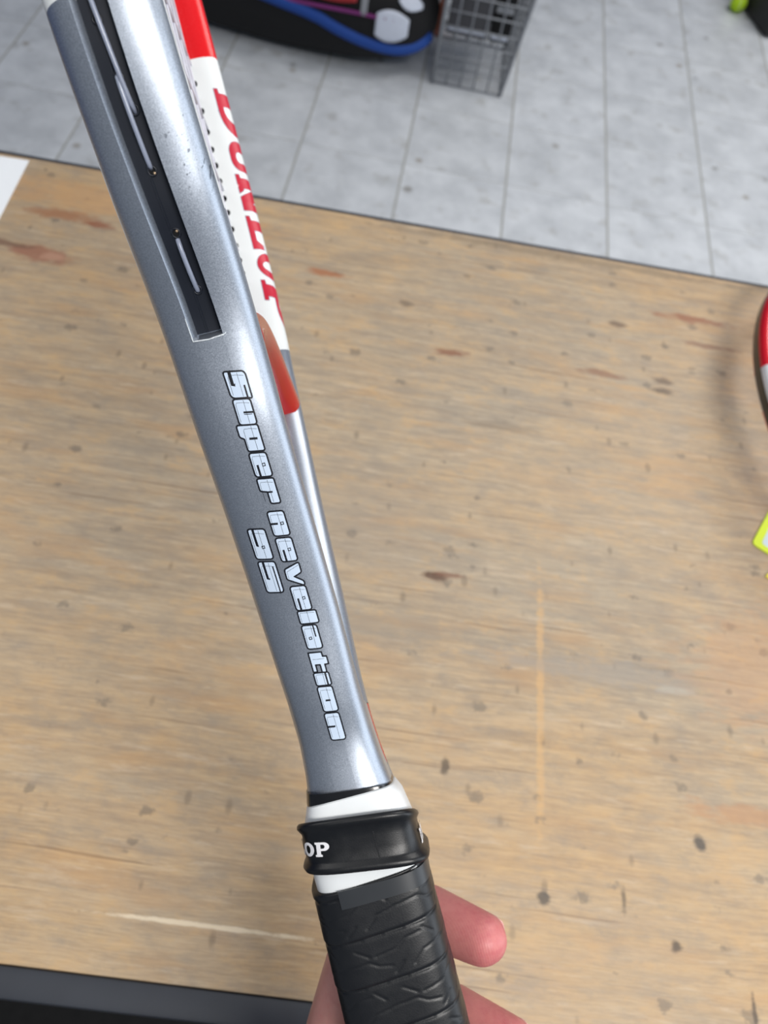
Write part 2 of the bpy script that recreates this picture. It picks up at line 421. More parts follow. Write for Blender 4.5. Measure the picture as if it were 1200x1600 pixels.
# ------------------------------------------------------------------ work table
TR = radians(2.2)
tab = empty('work_table', (0, 0, 0), TR)
tag(tab, 'big worktable with a scuffed tan wooden top and dark edging', 'table')
TX0, TX1, TY0, TY1 = -0.95, 0.95, -0.011, 0.643
box('tabletop', (TX0, TY0, TABLE_H - 0.036), (TX1, TY1, TABLE_H), M['wood'], tab, 0.0012, 2)
box('edge_strip', (TX0, TY0 - 0.016, TABLE_H - 0.040), (TX1, TY0, TABLE_H - 0.001), M['edge'], tab, 0.003, 2)['label'] = 'wide charcoal edging on the near side'
box('edge_strip', (TX0, TY1, TABLE_H - 0.040), (TX1, TY1 + 0.005, TABLE_H - 0.0005), M['edge'], tab, 0.0015, 2)
for sx in (TX0 + 0.03, TX1 - 0.10):
    for sy in (TY0 + 0.05, TY1 - 0.12):
        box('leg', (sx, sy, 0.0), (sx + 0.07, sy + 0.07, TABLE_H - 0.036), M['black_paint'], tab, 0.004)
box('apron', (TX0 + 0.03, TY0 + 0.03, TABLE_H - 0.14), (TX1 - 0.03, TY0 + 0.05, TABLE_H - 0.036), M['black_paint'], tab)
box('apron', (TX0 + 0.03, TY1 - 0.05, TABLE_H - 0.14), (TX1 - 0.03, TY1 - 0.03, TABLE_H - 0.036), M['black_paint'], tab)
fm_ = box('floor_dark_sheet', (-1.3, -1.3, 0.0), (1.3, 0.5, 0.012), M['mat'], None, 0.004)  # made-up sheet, stands in for the dark area below the table edge
tag(fm_, 'black sheet added on the floor for the dark area below the near table edge', 'mat')

# ------------------------------------------------------------------ racket
WS = [150, 200, 215, 230, 260, 290, 320, 350, 380, 420, 460]
WV = [15, 15, 16, 20.2, 28.8, 40.9, 54.5, 66.6, 87.1, 108.2, 113.7]
def w_out(s):
    return hermite(s, WS, WV)
def beam(s): return lin(s, [186, 192, 198, 206, 216, 230, 260, 300, 340, 380, 430], [32.5, 31.0, 29.2, 27.2, 25.7, 25.3, 26.2, 26.2, 27.2, 27.86, 27.5])
def depth(s): return lin(s, [195, 218, 232, 250, 290, 350], [15.6, 16.6, 16.2, 14.2, 13, 12.3])
def prof(u): return (1 - min(1, abs(u)) ** 2.6) ** (1 / 2.2)

def outline():
    """(s, w) down the near side, over the tip; spacing about 2 mm"""
    P = []; s = 188.0
    while s < 470: P.append((s, w_out(s))); s += 2.0
    a, b, s0 = 196.0, 114.2, 490.0
    t0 = math.acos(min(1, (470 - s0) / a))
    n = 110
    for i in range(n + 1):
        t = t0 + (0 - t0) * i / n
        P.append((s0 + a * cos(t), b * sin(t) if i < n else 0.0))
    return P
HALF = outline()

def near_frame(s):
    """outer edge point, outward normal in the racket plane, at station s on the near side"""
    e = 0.8
    d = Vector((2 * e, w_out(s + e) - w_out(s - e))).normalized()
    return Vector((s, w_out(s))), Vector((-d.y, d.x))
def zc(s): return -0.9 - 1.6 * sm(346, 404, s)
def near_pt(s, z, lift=0.0):
    p, n = near_frame(s); t = beam(s); d = depth(s); h = prof(2 * z / t)
    q = p - n * (d / 2 * (1 - h)) + n * lift
    return Vector((q.x, q.y, z)) / 1000
def sec_arc(t, d):
    """points of the inner side of the section, from its middle to the crown of the front, by arc length"""
    P = []
    for i in range(90):
        a = i / 89 * pi * 0.80
        z = t / 2 * (abs(sin(a)) ** (2 / 3.0)); n = -d / 2 * (1 if cos(a) > 0 else -1) * abs(cos(a)) ** (2 / 2.2)
        P.append((n, z))
    L = [0]
    for a, b in zip(P, P[1:]): L.append(L[-1] + math.hypot(a[0] - b[0], a[1] - b[1]))
    return P, L
_ca = {}
def far_pt(s, l, lift=0.0):
    p, n = near_frame(s) if s < 470 else (Vector((s, 114.2 * sqrt(max(0, 1 - ((s - 490) / 196) ** 2)))), None)
    if n is None:
        g = Vector(((s - 490) / 196 ** 2, p.y / 114.2 ** 2)); n = g.normalized()
    t = beam(s); d = depth(s); key = round(t, 1), round(d, 1)
    if key not in _ca: _ca[key] = sec_arc(*key)
    P, L = _ca[key]; i = max(k for k in range(len(L) - 1) if L[k] <= max(0, l)); i = min(i, len(P) - 2)
    f = min(1, (l - L[i]) / (L[i + 1] - L[i])); nn = P[i][0] + (P[i + 1][0] - P[i][0]) * f; z = P[i][1] + (P[i + 1][1] - P[i][1]) * f
    tn = Vector((P[i + 1][1] - P[i][1], -(P[i + 1][0] - P[i][0]))).normalized() * -1
    nn += tn.x * lift; z += tn.y * lift
    q = p - n * (d / 2) + n * nn
    return Vector((q.x, -q.y, z)) / 1000

NU = 44
def section(t, d, groove, z0, hw=4.35, gd=3.6):
    """closed ring of (n, z, nf)"""
    R = []
    gl, gr = z0 - hw, z0 + hw
    def side(u1, n):                     # from the rim of the section inwards to u1, denser at the rim
        a1 = math.asin(abs(u1) ** 1.3); out = []
        for i in range(n):
            a = pi / 2 + (a1 - pi / 2) * i / n
            u = (1 if u1 > 0 else -1) * abs(sin(a)) ** (2 / 2.6); out.append((u * t / 2, prof(u) * d / 2))
        return out
    row = side(gl / (t / 2), 18)
    def hh(z): return prof(2 * z / t) * d / 2
    lw, rw = 1.5, 0.25                  # chamfer of the left wall is wider than the right
    if groove:
        row += [(gl, hh(gl)), (gl + lw * .8, hh(gl) - 1.3), (gl + lw, hh(gl) - gd), ((gl + gr) / 2, hh(z0) - gd - .1), (gr - rw, hh(gr) - gd), (gr - .1, hh(gr) - .2), (gr, hh(gr))]
    else:
        row += [(z, hh(z)) for z in (gl, gl + lw * .8, gl + lw, (gl + gr) / 2, gr - rw, gr - .1, gr)]
    row += side(gr / (t / 2), 18)[::-1]
    for z, n in row: R.append((n, z, 1.0 if gl <= z <= gr else n / (d / 2)))
    NI = 36
    for i in range(NI + 1):
        a = pi / 2 - i / NI * pi
        z = t / 2 * (1 if sin(a) > 0 else -1) * abs(sin(a)) ** (2 / 3.0); n = -d / 2 * abs(cos(a)) ** (2 / 2.2)
        R.append((n, z, n / (d / 2)))
    return R

def frame_loft(name, mat, parent, half=HALF, groove_from=346.0, scale=1.0, grooved=True):
    pts = half + [(s, -w_) for s, w_ in reversed(half[:-1])]
    # insert the groove ends as doubled stations
    full = []
    for i, p in enumerate(pts):
        full.append((p[0], p[1], None))
    st = []
    for i, (s, w_, _) in enumerate(full):
        if grooved and i + 1 < len(full) and w_ > 0 and s <= groove_from < full[i + 1][0]:
            st.append((s, w_, False, i)); 
            st.append((groove_from, w_out(groove_from), False, i)); st.append((groove_from + .9, w_out(groove_from + .9), True, i))
        elif grooved and w_ < 0 and full[i - 1][0] > groove_from >= s:
            st.append((groove_from + .9, -w_out(groove_from + .9), True, i)); st.append((groove_from, -w_out(groove_from), False, i)); st.append((s, w_, False, i))
        else: st.append((s, w_, grooved and s > groove_from, i))
    V = []; A = []; nr = None
    for idx, (s, w_, gv, _) in enumerate(st):
        a = st[max(0, idx - 1)]; b = st[min(len(st) - 1, idx + 1)]
        if math.hypot(b[0] - a[0], b[1] - a[1]) < 1.2:
            a = st[max(0, idx - 2)]; b = st[min(len(st) - 1, idx + 2)]
        d = Vector((b[0] - a[0], b[1] - a[1])).normalized(); n = Vector((-d.y, d.x))
        t = beam(s); dp = depth(s); sec = section(t, dp, gv, zc(s)); nr = len(sec)
        for (nn, z, nf) in sec:
            q = Vector((s, w_)) - n * (dp / 2) + n * nn
            V.append(Vector((q.x, q.y, z)) * (scale / 1000)); A.append(nf)
    F = []
    for i in range(len(st) - 1):
        for k in range(nr):
            k2 = (k + 1) % nr
            F.append((i * nr + k, (i + 1) * nr + k, (i + 1) * nr + k2, i * nr + k2))
    F.append(tuple(range(nr))); F.append(tuple(reversed([(len(st) - 1) * nr + k for k in range(nr)])))
    return mesh(name, V, F, mat, parent, True, attrs={'nf': A}, sharp=38)

RW = Matrix(((-0.424999, -0.028436, 0.904747), (0.79443, -0.490811, 0.357752), (0.433887, 0.870802, 0.231185))).to_4x4()
RW.translation = (0.09896, -0.09518, 1.07831)
rk = empty('tennis_racket', mw=RW)
tag(rk, 'silver tennis racket held edge-on over the table, with black grip and stringed hoop', 'tennis racket')
fr = frame_loft('frame', M['frame'], rk)
fr['label'] = 'silver frame with white and red bands inside the hoop'

# solid shaft between the two arms
rings = []
for s in (191, 205, 214, 219, 223, 226):
    hw_ = (w_out(s) - 3.5) * (1 if s < 219 else (0.8 if s < 222 else 0.55 if s < 225 else 0.2)); hz = beam(s) / 2 * (1 if s < 224 else .8) - 0.05
    rings.append([Vector((s, hw_ * (1 if cos(a) >= 0 else -1) * abs(cos(a)) ** .5, hz * (1 if sin(a) >= 0 else -1) * abs(sin(a)) ** .5)) / 1000 for a in [2 * pi * k / 40 for k in range(40)]])
loft('shaft_core', rings, M['silver'], rk, sharp=50)

# throat bridge, a bow from arm to arm
rings = []
for i in range(41):
    w_ = -54 + 108 * i / 40; s = 362 - 14 * abs(w_ / 52) ** 2
    ds = -14 * 2 / 52 * abs(w_ / 52) * (1 if w_ > 0 else -1)
    d = Vector((ds, 1)).normalized(); n = Vector((-d.y, d.x))
    e = abs(w_) / 54; hz = 13.0 + .6 * e ** 4; hd = 5.4 + 2.0 * e ** 5
    rings.append([Vector((s + n.x * hd * (1 if cos(a) >= 0 else -1) * abs(cos(a)) ** .7, w_ + n.y * hd * (1 if cos(a) >= 0 else -1) * abs(cos(a)) ** .7, hz * (1 if sin(a) >= 0 else -1) * abs(sin(a)) ** .6)) / 1000 for a in [2 * pi * k / 36 for k in range(36)]])
br = loft('throat_bridge', rings, M['red_gloss'], rk, sharp=60); br['label'] = 'red lacquered throat bridge'

# grommet strip lying in the groove, with string holes and loops
def hoop_at(s, side=1):
    if s < 470: p, n = near_frame(s)
    else:
        p = Vector((s, 114.2 * sqrt(max(0, 1 - ((s - 490) / 196) ** 2)))); n = Vector(((s - 490) / 196 ** 2, p.y / 114.2 ** 2)).normalized()
    return Vector((p.x, p.y * side)), Vector((n.x, n.y * side))
rings = []
hp = [q for q in HALF if q[0] > 347.4]
pts = [(347.2, w_out(347.2))] + hp + [(s, -w_) for s, w_ in reversed(hp[:-1])] + [(347.2, -w_out(347.2))]
for i, (s, w_) in enumerate(pts):
    a = pts[max(0, i - 1)]; b = pts[min(len(pts) - 1, i + 1)]
    d = Vector((b[0] - a[0], b[1] - a[1])).normalized(); n = Vector((-d.y, d.x)); z0 = zc(s)
    r = []
    for (dn, dz) in ((-3.9, -3.1), (-2.9, -3.1), (-2.75, -2.9), (-2.7, -.35), (-2.5, -.15), (-2.5, .15), (-2.7, .35), (-2.75, 3.6), (-2.9, 3.85), (-3.9, 3.85)):
        q = Vector((s, w_)) + n * dn; r.append(Vector((q.x, q.y, z0 + dz)) / 1000)
    rings.append(r)
gs = loft('grommet_strip', rings, M['strip'], rk, sharp=30)
def groove_pt(s, z, n):
    p, nn = hoop_at(s); q = p + nn * n; return Vector((q.x, q.y, zc(s) + z)) / 1000
def disc_ring(name, s, z, r, rr, mat, lift, parent, start=0.0):
    p0 = groove_pt(s, z, lift); ts = (groove_pt(s + 1, z, lift) - groove_pt(s - 1, z, lift)).normalized(); tz = Vector((0, 0, 1))
    return tube(name, [p0 + ts * (r * 1.15 * cos(a)) / 1000 + tz * (r * sin(a)) / 1000 for a in [2 * pi * k / 16 for k in range(16)]], rr / 1000, mat, parent, 6, True)
for s, z in [(401.6, 1.0), (395.2, 1.9), (383.2, 0.9), (369.8, 1.1), (357.2, 1.2), (413, .3), (425, .3)]:
    g_ = disc_ring('grommet', s, z, 1.05, .32, M['strip'], -2.65, gs)
    p0 = groove_pt(s, z, -2.62); ts = (groove_pt(s + 1, z, 0) - groove_pt(s - 1, z, 0)).normalized(); _, nn = hoop_at(s)
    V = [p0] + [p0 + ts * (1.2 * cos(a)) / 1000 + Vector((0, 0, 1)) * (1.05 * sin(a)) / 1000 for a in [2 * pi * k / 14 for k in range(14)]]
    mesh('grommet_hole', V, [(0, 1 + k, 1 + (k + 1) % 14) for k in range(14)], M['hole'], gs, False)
# painted glints: brass-coloured beads inside two holes
for s, z in [(382.6, 1.4), (370.2, 1.5)]:
    bm = bmesh.new(); bmesh.ops.create_icosphere(bm, subdivisions=2, radius=0.00042, matrix=Matrix.Translation(groove_pt(s, z, -2.55)))
    bm_obj('hole_glint', bm, M['brass'], gs, True)
def arch(s0, z0, s1, z1, h, r, n=26, power=.5):
    return [groove_pt(s0 + (s1 - s0) * i / n, z0 + (z1 - z0) * i / n, -3.1 + (h + 3.1) * max(0.0, sin(pi * i / n)) ** power) for i in range(n + 1)]
tube('string_loop', arch(438, -1.0, 394.6, 1.9, -1.3, .6, power=.35), .62 / 1000, M['string'], rk, 12)
tube('string_loop', arch(402.2, 0.6, 383.6, 0.9, -1.5, .6, power=.35), .62 / 1000, M['string'], rk, 12)
tube('string_loop', arch(368.6, 0.9, 356.8, 1.2, -1.2, .6), .66 / 1000, M['string'], rk, 12)
# worn bright lip at the end of the groove
e0 = [near_pt(s, z, l) for s, z, l in [(352, zc(352) - 4.45, .02), (349, zc(349) - 4.45, .03), (346.1, zc(346) - 4.4, .05), (345.8, zc(346), .05), (346.1, zc(346) + 4.4, .05), (346.4, zc(346) + 5.2, .03)]]
tube('groove_lip', e0, [.00012, .0002, .0003, .00028, .0003, .0001], M['worn_silver'], rk, 8)

# string holes and string bed
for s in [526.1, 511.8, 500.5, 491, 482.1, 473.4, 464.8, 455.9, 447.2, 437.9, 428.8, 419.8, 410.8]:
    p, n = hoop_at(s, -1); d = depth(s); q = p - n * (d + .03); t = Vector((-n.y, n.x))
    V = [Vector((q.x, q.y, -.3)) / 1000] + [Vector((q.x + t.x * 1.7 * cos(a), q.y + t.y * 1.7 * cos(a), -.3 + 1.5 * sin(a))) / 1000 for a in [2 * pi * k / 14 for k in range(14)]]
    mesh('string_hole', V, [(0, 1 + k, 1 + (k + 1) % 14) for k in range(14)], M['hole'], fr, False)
def inner_w(s):
    if s < 470: return w_out(s) - 12.3
    return max(0, 114.2 * sqrt(max(0, 1 - ((s - 490) / 196) ** 2)) - 12)
for k in range(18):
    s = 372 + k * 16.2; hw_ = inner_w(s) + 1
    tube('string', [(s / 1000, -hw_ / 1000, .0004 * (-1) ** k), (s / 1000, hw_ / 1000, .0004 * (-1) ** k)], .00065, M['bed_string'], rk, 6)
for k in range(16):
    w_ = (-7.5 + k) * 12.2
    lo = 366
    while inner_w(lo) < abs(w_) and lo < 480: lo += 1
    hi = 674.0
    while hi > 500 and inner_w(hi) < abs(w_): hi -= 1
    tube('string', [(lo / 1000, w_ / 1000, -.0004), (hi / 1000, w_ / 1000, .0004)], .00065, M['bed_string'], rk, 6)

# ---- flat print laid on the paint
def round_poly(P, r, seg=4):
    out = []; n = len(P)
    for i in range(n):
        a, b, c = Vector(P[i - 1]), Vector(P[i]), Vector(P[(i + 1) % n])
        u = (a - b); v = (c - b); rr = min(r, u.length * .45, v.length * .45)
        if rr < 1e-5 or u.length < 1e-6 or v.length < 1e-6: out.append(tuple(b)); continue
        p = b + u.normalized() * rr; q = b + v.normalized() * rr
        for k in range(seg + 1):
            t = k / seg; out.append(tuple(p * (1 - t) ** 2 + b * 2 * t * (1 - t) + q * t * t))
    return out
def grow(P, d):
    ar = sum(P[i - 1][0] * P[i][1] - P[i][0] * P[i - 1][1] for i in range(len(P)))
    sg = 1 if ar > 0 else -1; out = []
    for i in range(len(P)):
        a, b, c = Vector(P[i - 1]), Vector(P[i]), Vector(P[(i + 1) % len(P)])
        e1 = (b - a).normalized(); e2 = (c - b).normalized()
        n1 = Vector((e1.y, -e1.x)) * sg; n2 = Vector((e2.y, -e2.x)) * sg
        nn = n1 + n2; L = nn.length
        nn = nn / L if L > .3 else n1
        k = d / max(.5, nn.dot(n1)); out.append(tuple(b + nn * k))
    return out
def line_poly(pts, wd):
    L = []; R_ = []
    for i, p in enumerate(pts):
        a = Vector(pts[max(0, i - 1)]); b = Vector(pts[min(len(pts) - 1, i + 1)])
        t = (b - a).normalized(); n = Vector((-t.y, t.x)) * (wd / 2)
        L.append(tuple(Vector(p) + n)); R_.append(tuple(Vector(p) - n))
    return L + R_[::-1]
def flat_print(name, polys, mapf, mat, parent, cut=0.9):
    """polys: list of (outline, [holes]) in flat millimetres; mapf lays them on the surface"""
    bm = bmesh.new()
    for out, holes in polys:
        loops = [[Vector((x, y, 0)) for x, y in out]] + [[Vector((x, y, 0)) for x, y in h] for h in holes]
        flat = [v for l in loops for v in l]; vs = [bm.verts.new(v) for v in flat]
        for t in tessellate_polygon(loops):
            try: bm.faces.new([vs[i] for i in t])
            except ValueError: pass
    ys = [v.co.y for v in bm.verts]; xs = [v.co.x for v in bm.verts]
    for ax, vals in ((1, ys), (0, xs)):
        stp = cut if ax else cut * 3
        q = math.floor(min(vals) / stp) * stp + stp
        while q < max(vals):
            co = (0, q, 0) if ax else (q, 0, 0); no = (0, 1, 0) if ax else (1, 0, 0)
            bmesh.ops.bisect_plane(bm, geom=bm.verts[:] + bm.edges[:] + bm.faces[:], plane_co=co, plane_no=no, dist=1e-6)
            q += stp
    for v in bm.verts: v.co = mapf(v.co.x, v.co.y)
    me = bpy.data.meshes.new(name); bm.to_mesh(me); bm.free(); me.materials.append(mat)
    return link(bpy.data.objects.new(name, me), parent)

# block letters: outline in a (along) 0..1 and b (up) 0..1, then slits and a small counter
GLY = {
 'S': dict(o=[(0, -.06), (.9, -.02), (1, .1), (1, .82), (1.03, 1.0), (.93, 1.0), (.1, 1.0), (0, .9), (0, .36), (0, .2)], s=[[(-.05, .23), (.5, .23), (.5, .36)], [(1.06, .80), (.52, .80)]], w=[.13, .07]),
 'u': dict(s=[[(.52, 1.05), (.52, .42)], [(.6, .42), (.6, .9)]], w=[.09, .03]),
 'p': dict(o=[(0, -.22), (.44, -.22), (.52, .03), (1, .03), (1, 1), (0, 1)], s=[[(.52, .3), (.52, .78)]], w=[.10]),
 'e': dict(s=[[(1.03, .30), (.5, .30)]], w=[.10], c=(.5, .68)),
 'r': dict(o=[(0, 0), (.48, 0), (.52, .42), (1, .42), (1, 1), (0, 1)], s=[[(.54, .40), (.54, .72)]], w=[.08]),
 'R': dict(s=[[(.5, -.05), (.5, .45)]], w=[.10], c=(.5, .72)),
 'v': dict(o=[(0, 1), (.45, 1), (.62, .45), (.85, .98), (1.05, 1), (.72, -.02), (.28, 0)], s=[], w=[]),
 'l': dict(o=[(0, 0), (1, 0), (1, 1.18), (0, 1.18)], s=[], w=[]),
 'a': dict(s=[[(-.03, .76), (.5, .76)]], w=[.07], c=(.55, .38)),
 't': dict(o=[(.08, 0), (1.0, 0), (1, .24), (.66, .24), (.66, .58), (1.04, .58), (1.04, .86), (.66, .86), (.66, 1.12), (.30, 1.12), (.30, .86), (.08, .86)], s=[], w=[]),
 'i': dict(o=[(0, 0), (1, 0), (1, 1.0), (0, 1.0)], s=[[(0, .78), (1, .78)]], w=[.09]),
 'o': dict(s=[[(.55, .32), (.55, .66)]], w=[.10]),
 'n': dict(s=[[(.5, -.05), (.5, .52)]], w=[.11]),
 '9': dict(s=[[(-.03, .30), (.55, .30), (.55, .38)]], w=[.11], c=(.6, .62)),
 '5': dict(s=[[(-.03, .30), (.55, .30), (.55, .42)], [(1.04, .80), (.15, .80)]], w=[.11, .06]),
}
def letters(run, zb, hts, shear, tagname):
    fill, line, thin = [], [], []
    for (ch, s0, s1) in run:
        g = GLY[ch]; L = (s0 - s1); z0 = zb(s0); H = hts(ch, s0)
        def mp(a, b): return (-(s0 - a * L - shear * H * b), z0 + b * H)
        P = g.get('o', [(0, 0), (1, 0), (1, 1), (0, 1)])
        P = [mp(a, b) for a, b in P]
        P = grow(P, -.16); R = round_poly(P, .75 if 'o' not in g else (.3 if ch == 't' else .45))
        fill.append((R, [])); line.append((round_poly(grow(P, .50), .9 if 'o' not in g else .35) if ch == 't' else grow(R, .50), []))
        for sl, wd in zip(g['s'], g['w']):
            line_pts = [mp(*q) for q in sl]; thin.append((line_poly(line_pts, wd * H * 1.3), []))
        if 'c' in g:
            a, b = g['c']; c0 = mp(a, b); k = .5
            sq = [(c0[0] - k, c0[1] - k), (c0[0] + k, c0[1] - k), (c0[0] + k, c0[1] + k), (c0[0] - k, c0[1] + k)]
            k = .26; hole = [(c0[0] - k, c0[1] - k), (c0[0] - k, c0[1] + k), (c0[0] + k, c0[1] + k), (c0[0] + k, c0[1] - k)]
            thin.append((sq, [hole]))
        # engraved looking inner lines
        top = 1.18 if ch == 'l' else 1
        if ch not in 'tv':
            thin.append((line_poly([mp(.04, .60), mp(.96, .60)], .10), []))
            thin.append((line_poly([mp(.16, .9 * top), mp(.13, .5), mp(.14, .16), mp(.22, .11), mp(.9, .11)], .10), []))
        elif ch == 'v': thin.append((line_poly([mp(.12, .95), mp(.38, .12), mp(.7, .1)], .10), []))
        else: thin.append((line_poly([mp(.4, .95), mp(.4, .15)], .10), []))
    return fill, line, thin
RUN = [('S', 336.69, 329.41), ('u', 328.99, 321.83), ('p', 321.64, 314.24), ('e', 313.59, 306.65), ('r', 305.97, 298.49),
       ('R', 295.94, 288.35), ('e', 287.54, 280.05), ('v', 279.42, 272.13), ('e', 271.64, 263.6), ('l', 263.16, 258.94), ('a', 258.24, 250.18),
       ('t', 249.36, 242.12), ('i', 241.67, 237.29), ('o', 236.76, 227.86), ('n', 227.2, 217.39)]
for run, zb, hts, nm in ((RUN, lambda s: lin(s, [217, 240, 262, 336], [-1.0, -.4, .25, .55]), lambda c, s: {'S': 5.6, 'l': 4.9}.get(c, lin(s, [220, 336], [4.75, 4.9])), 'name'),
                         ([('9', 292.14, 282.58), ('5', 281.63, 271.48)], lambda s: -7.15, lambda c, s: 5.2, 'size')):
    fill, line, thin = letters(run, zb, hts, .18, nm)
    flat_print('lettering_outline', line, lambda x, y: near_pt(-x, y, .035), M['ink'], rk)['label'] = 'black outline of the printed lettering'
    flat_print('lettering', fill, lambda x, y: near_pt(-x, y, .06), M['print_fill'], rk)['label'] = 'pale printed block lettering'
    flat_print('lettering_detail', thin, lambda x, y: near_pt(-x, y, .085), M['ink'], rk)

# slab letters DUNLOP, in a box of 0..1 by 0..1
def arc_(cx, cy, rx, ry, a0, a1, n=12):
    return [(cx + rx * cos(radians(a0 + (a1 - a0) * i / n)), cy + ry * sin(radians(a0 + (a1 - a0) * i / n))) for i in range(n + 1)]
SLAB = {
 'D': [([(0, 0), (.45, 0)] + arc_(.45, .5, .55, .5, -90, 90) + [(0, 1), (0, .86), (.1, .84), (.1, .16), (0, .14)], [[(.38, .2)] + [(.38, .8)] + arc_(.45, .5, .25, .3, 90, -90)])],
 'U': [([(.5, 0)] + arc_(.62, .33, .34, .33, -90, 0) + [(.96, .86), (1.05, .88), (1.05, 1), (.62, 1), (.62, .88), (.72, .86), (.72, .35)] + arc_(.56, .33, .16, .13, 0, -180) + [(.40, .86), (.5, .88), (.5, 1), (0, 1), (0, .88), (.1, .86), (.1, .33)] + arc_(.42, .33, .32, .33, 180, 270), [])],
 'N': [([(0, 0), (.42, 0), (.42, .14), (.32, .16), (.32, .62), (.72, 0), (.96, 0), (.96, .84), (1.05, .86), (1.05, 1), (.66, 1), (.66, .86), (.76, .84), (.76, .42), (.38, 1), (0, 1), (0, .86), (.1, .84), (.1, .16), (0, .14)], [])],
 'N2': [([(0, 0), (.46, 0), (.40, .16), (.34, .2), (.34, .6), (.55, 0), (.96, 0), (.96, .84), (1.05, .86), (1.05, 1), (.66, 1), (.66, .86), (.76, .84), (.76, .42), (.38, 1), (0, 1), (0, .86), (.1, .84), (.1, .16), (0, .14)], [])],
 'L': [([(0, 0), (1, 0), (1, .42), (.86, .42), (.72, .2), (.42, .2), (.42, .84), (.54, .86), (.54, 1), (0, 1), (0, .86), (.12, .84), (.12, .16), (0, .14)], [])],
 'O': [(arc_(.5, .5, .5, .5, 0, 345, 23), [list(reversed(arc_(.5, .5, .2, .3, 0, 340, 17)))])],
 'P': [([(0, 0), (.5, 0), (.5, .14), (.4, .16), (.4, .4), (.6, .4)] + arc_(.62, .7, .38, .3, -90, 90) + [(0, 1), (0, .86), (.1, .84), (.1, .16), (0, .14)], [[(.4, .56), (.4, .84)] + arc_(.55, .7, .14, .14, 90, -90, 8)])],
}
far_run = [('D', 522, 497), ('U', 496, 476.5), ('N2', 475.5, 454.5), ('L', 452.5, 434), ('O', 432, 415), ('P', 413, 386)]
fills, lines = [], []
for ch, s0, s1 in far_run:
    L = s0 - s1; H = 13.5; l0 = lin((s0 + s1) / 2, [400, 515], [8.0, 8.3])
    for o_, hs in SLAB[ch]:
        P = [(-(s0 - a * L - .12 * H * b), l0 + b * H) for a, b in o_]
        Hs = [[(-(s0 - a * L - .12 * H * b), l0 + b * H) for a, b in h] for h in hs]
        fills.append((P, Hs)); lines.append((grow(P, .28), [grow(h, -.2) for h in Hs]))
for nm, src, mt, lf in (('lettering_outline', lines, M['print_fade'], .03), ('lettering', fills, M['red'], .06)):
    flat_print(nm, src, (lambda lf: (lambda x, y: far_pt(-x, y, lf)))(lf), mt, fr, .8)['label'] = 'red slab lettering on the white band' if nm == 'lettering' else 'thin grey edge of the red lettering'
# red flash with dark edge on the front of the far arm by the handle
def side_pt(s, q, lift): return far_pt(s, q, lift)
fl = [(-219, 13.5), (-211, 13.2), (-203, 14.5), (-199, 17), (-203, 18.5), (-219, 18)]
flat_print('paint_flash', [(grow(fl, .3), [])], lambda x, y: far_pt(-x, y, .03), M['ink'], fr, .8)
flat_print('paint_flash', [(fl, [])], lambda x, y: far_pt(-x, y, .06), M['red_gloss'], fr, .8)['label'] = 'red painted flash'

# ---- handle
def hring(s, hz, hw_, e=3.4, n=96, ks=0.0, kw=0.0):
    out = []
    for k in range(n):
        a = 2 * pi * k / n; ca, sa = cos(a), sin(a)
        z = hz * (1 if sa >= 0 else -1) * abs(sa) ** (2 / e); w_ = hw_ * (1 if ca >= 0 else -1) * abs(ca) ** (2 / e)
        out.append(Vector((s + ks * z + kw * w_, w_, z)) / 1000)
    return out
# black gloss tape at the shaft end
loft('end_tape', [hring(197.6, 13.4, 15.0, 4.4, ks=-.13, kw=.10), hring(197.8, 14.9, 15.9, 4.4, ks=-.13, kw=.10), hring(194, 15.7, 16.1, 4.4, ks=-.12, kw=.1), hring(187, 16.6, 16.4, 4.4, ks=0)], M['black_tape'], rk, sharp=40)['label'] = 'black gloss tape round the shaft'
loft('white_band', [hring(194.4, 15.3, 16.1, 4.6, ks=.0, kw=.18), hring(194.0, 15.9, 16.6, 4.6, ks=.0, kw=.18), hring(190, 17.6, 17.0, 4.6, ks=.03, kw=.2), hring(184, 19.0, 17.1, 4.6, ks=-.10, kw=.2), hring(180, 19.4, 17.1, 4.6, ks=-.12, kw=.1), hring(172, 19.5, 17.1, 4.4, ks=-.05), hring(163.8, 19.4, 16.9, 4, ks=.05)], M['white_band'], rk, sharp=40)['label'] = 'white tape showing above and below the rubber collar'
# rubber collar with rolled lips
KR = -.15
cp = [(171.6, 19.0), (171.2, 20.6), (171.6, 21.7), (172.7, 22.2), (173.8, 21.8), (174.6, 21.1), (175.3, 20.8), (178, 20.7), (181, 20.8), (183.4, 21.0), (184.2, 21.6), (185.2, 22.3), (186.3, 22.2), (187.1, 21.4), (187.2, 20.4), (186.7, 19.0)]
collar = loft('rubber_collar', [hring(s - .6 - 1.6 * sm(172, 187, s), r * (1 - .0065 * (s - 170) * .6), r - 2.1, 4.2, ks=KR + .03 * sm(172, 187, s), kw=.12 + .24 * sm(172, 187, s)) for s, r in cp], M['rubber'], rk)
collar['label'] = 'black rubber collar with rolled lips'
def collar_r(s): return 20.35 * (1 - .0065 * (s - 169) * .6)
def arc_map(hz, hw_, e, n=720):
    P = []
    for k in range(n + 1):
        a = -pi + 2 * pi * k / n; ca, sa = cos(a), sin(a)
        P.append((hw_ * (1 if ca >= 0 else -1) * abs(ca) ** (2 / e), hz * (1 if sa >= 0 else -1) * abs(sa) ** (2 / e)))
    L = [0]
    for a, b in zip(P, P[1:]): L.append(L[-1] + math.hypot(a[0] - b[0], a[1] - b[1]))
    mid = L[n // 2]; return P, [l - mid for l in L]
CP, CL = arc_map(20.35, 18.65, 4.2)
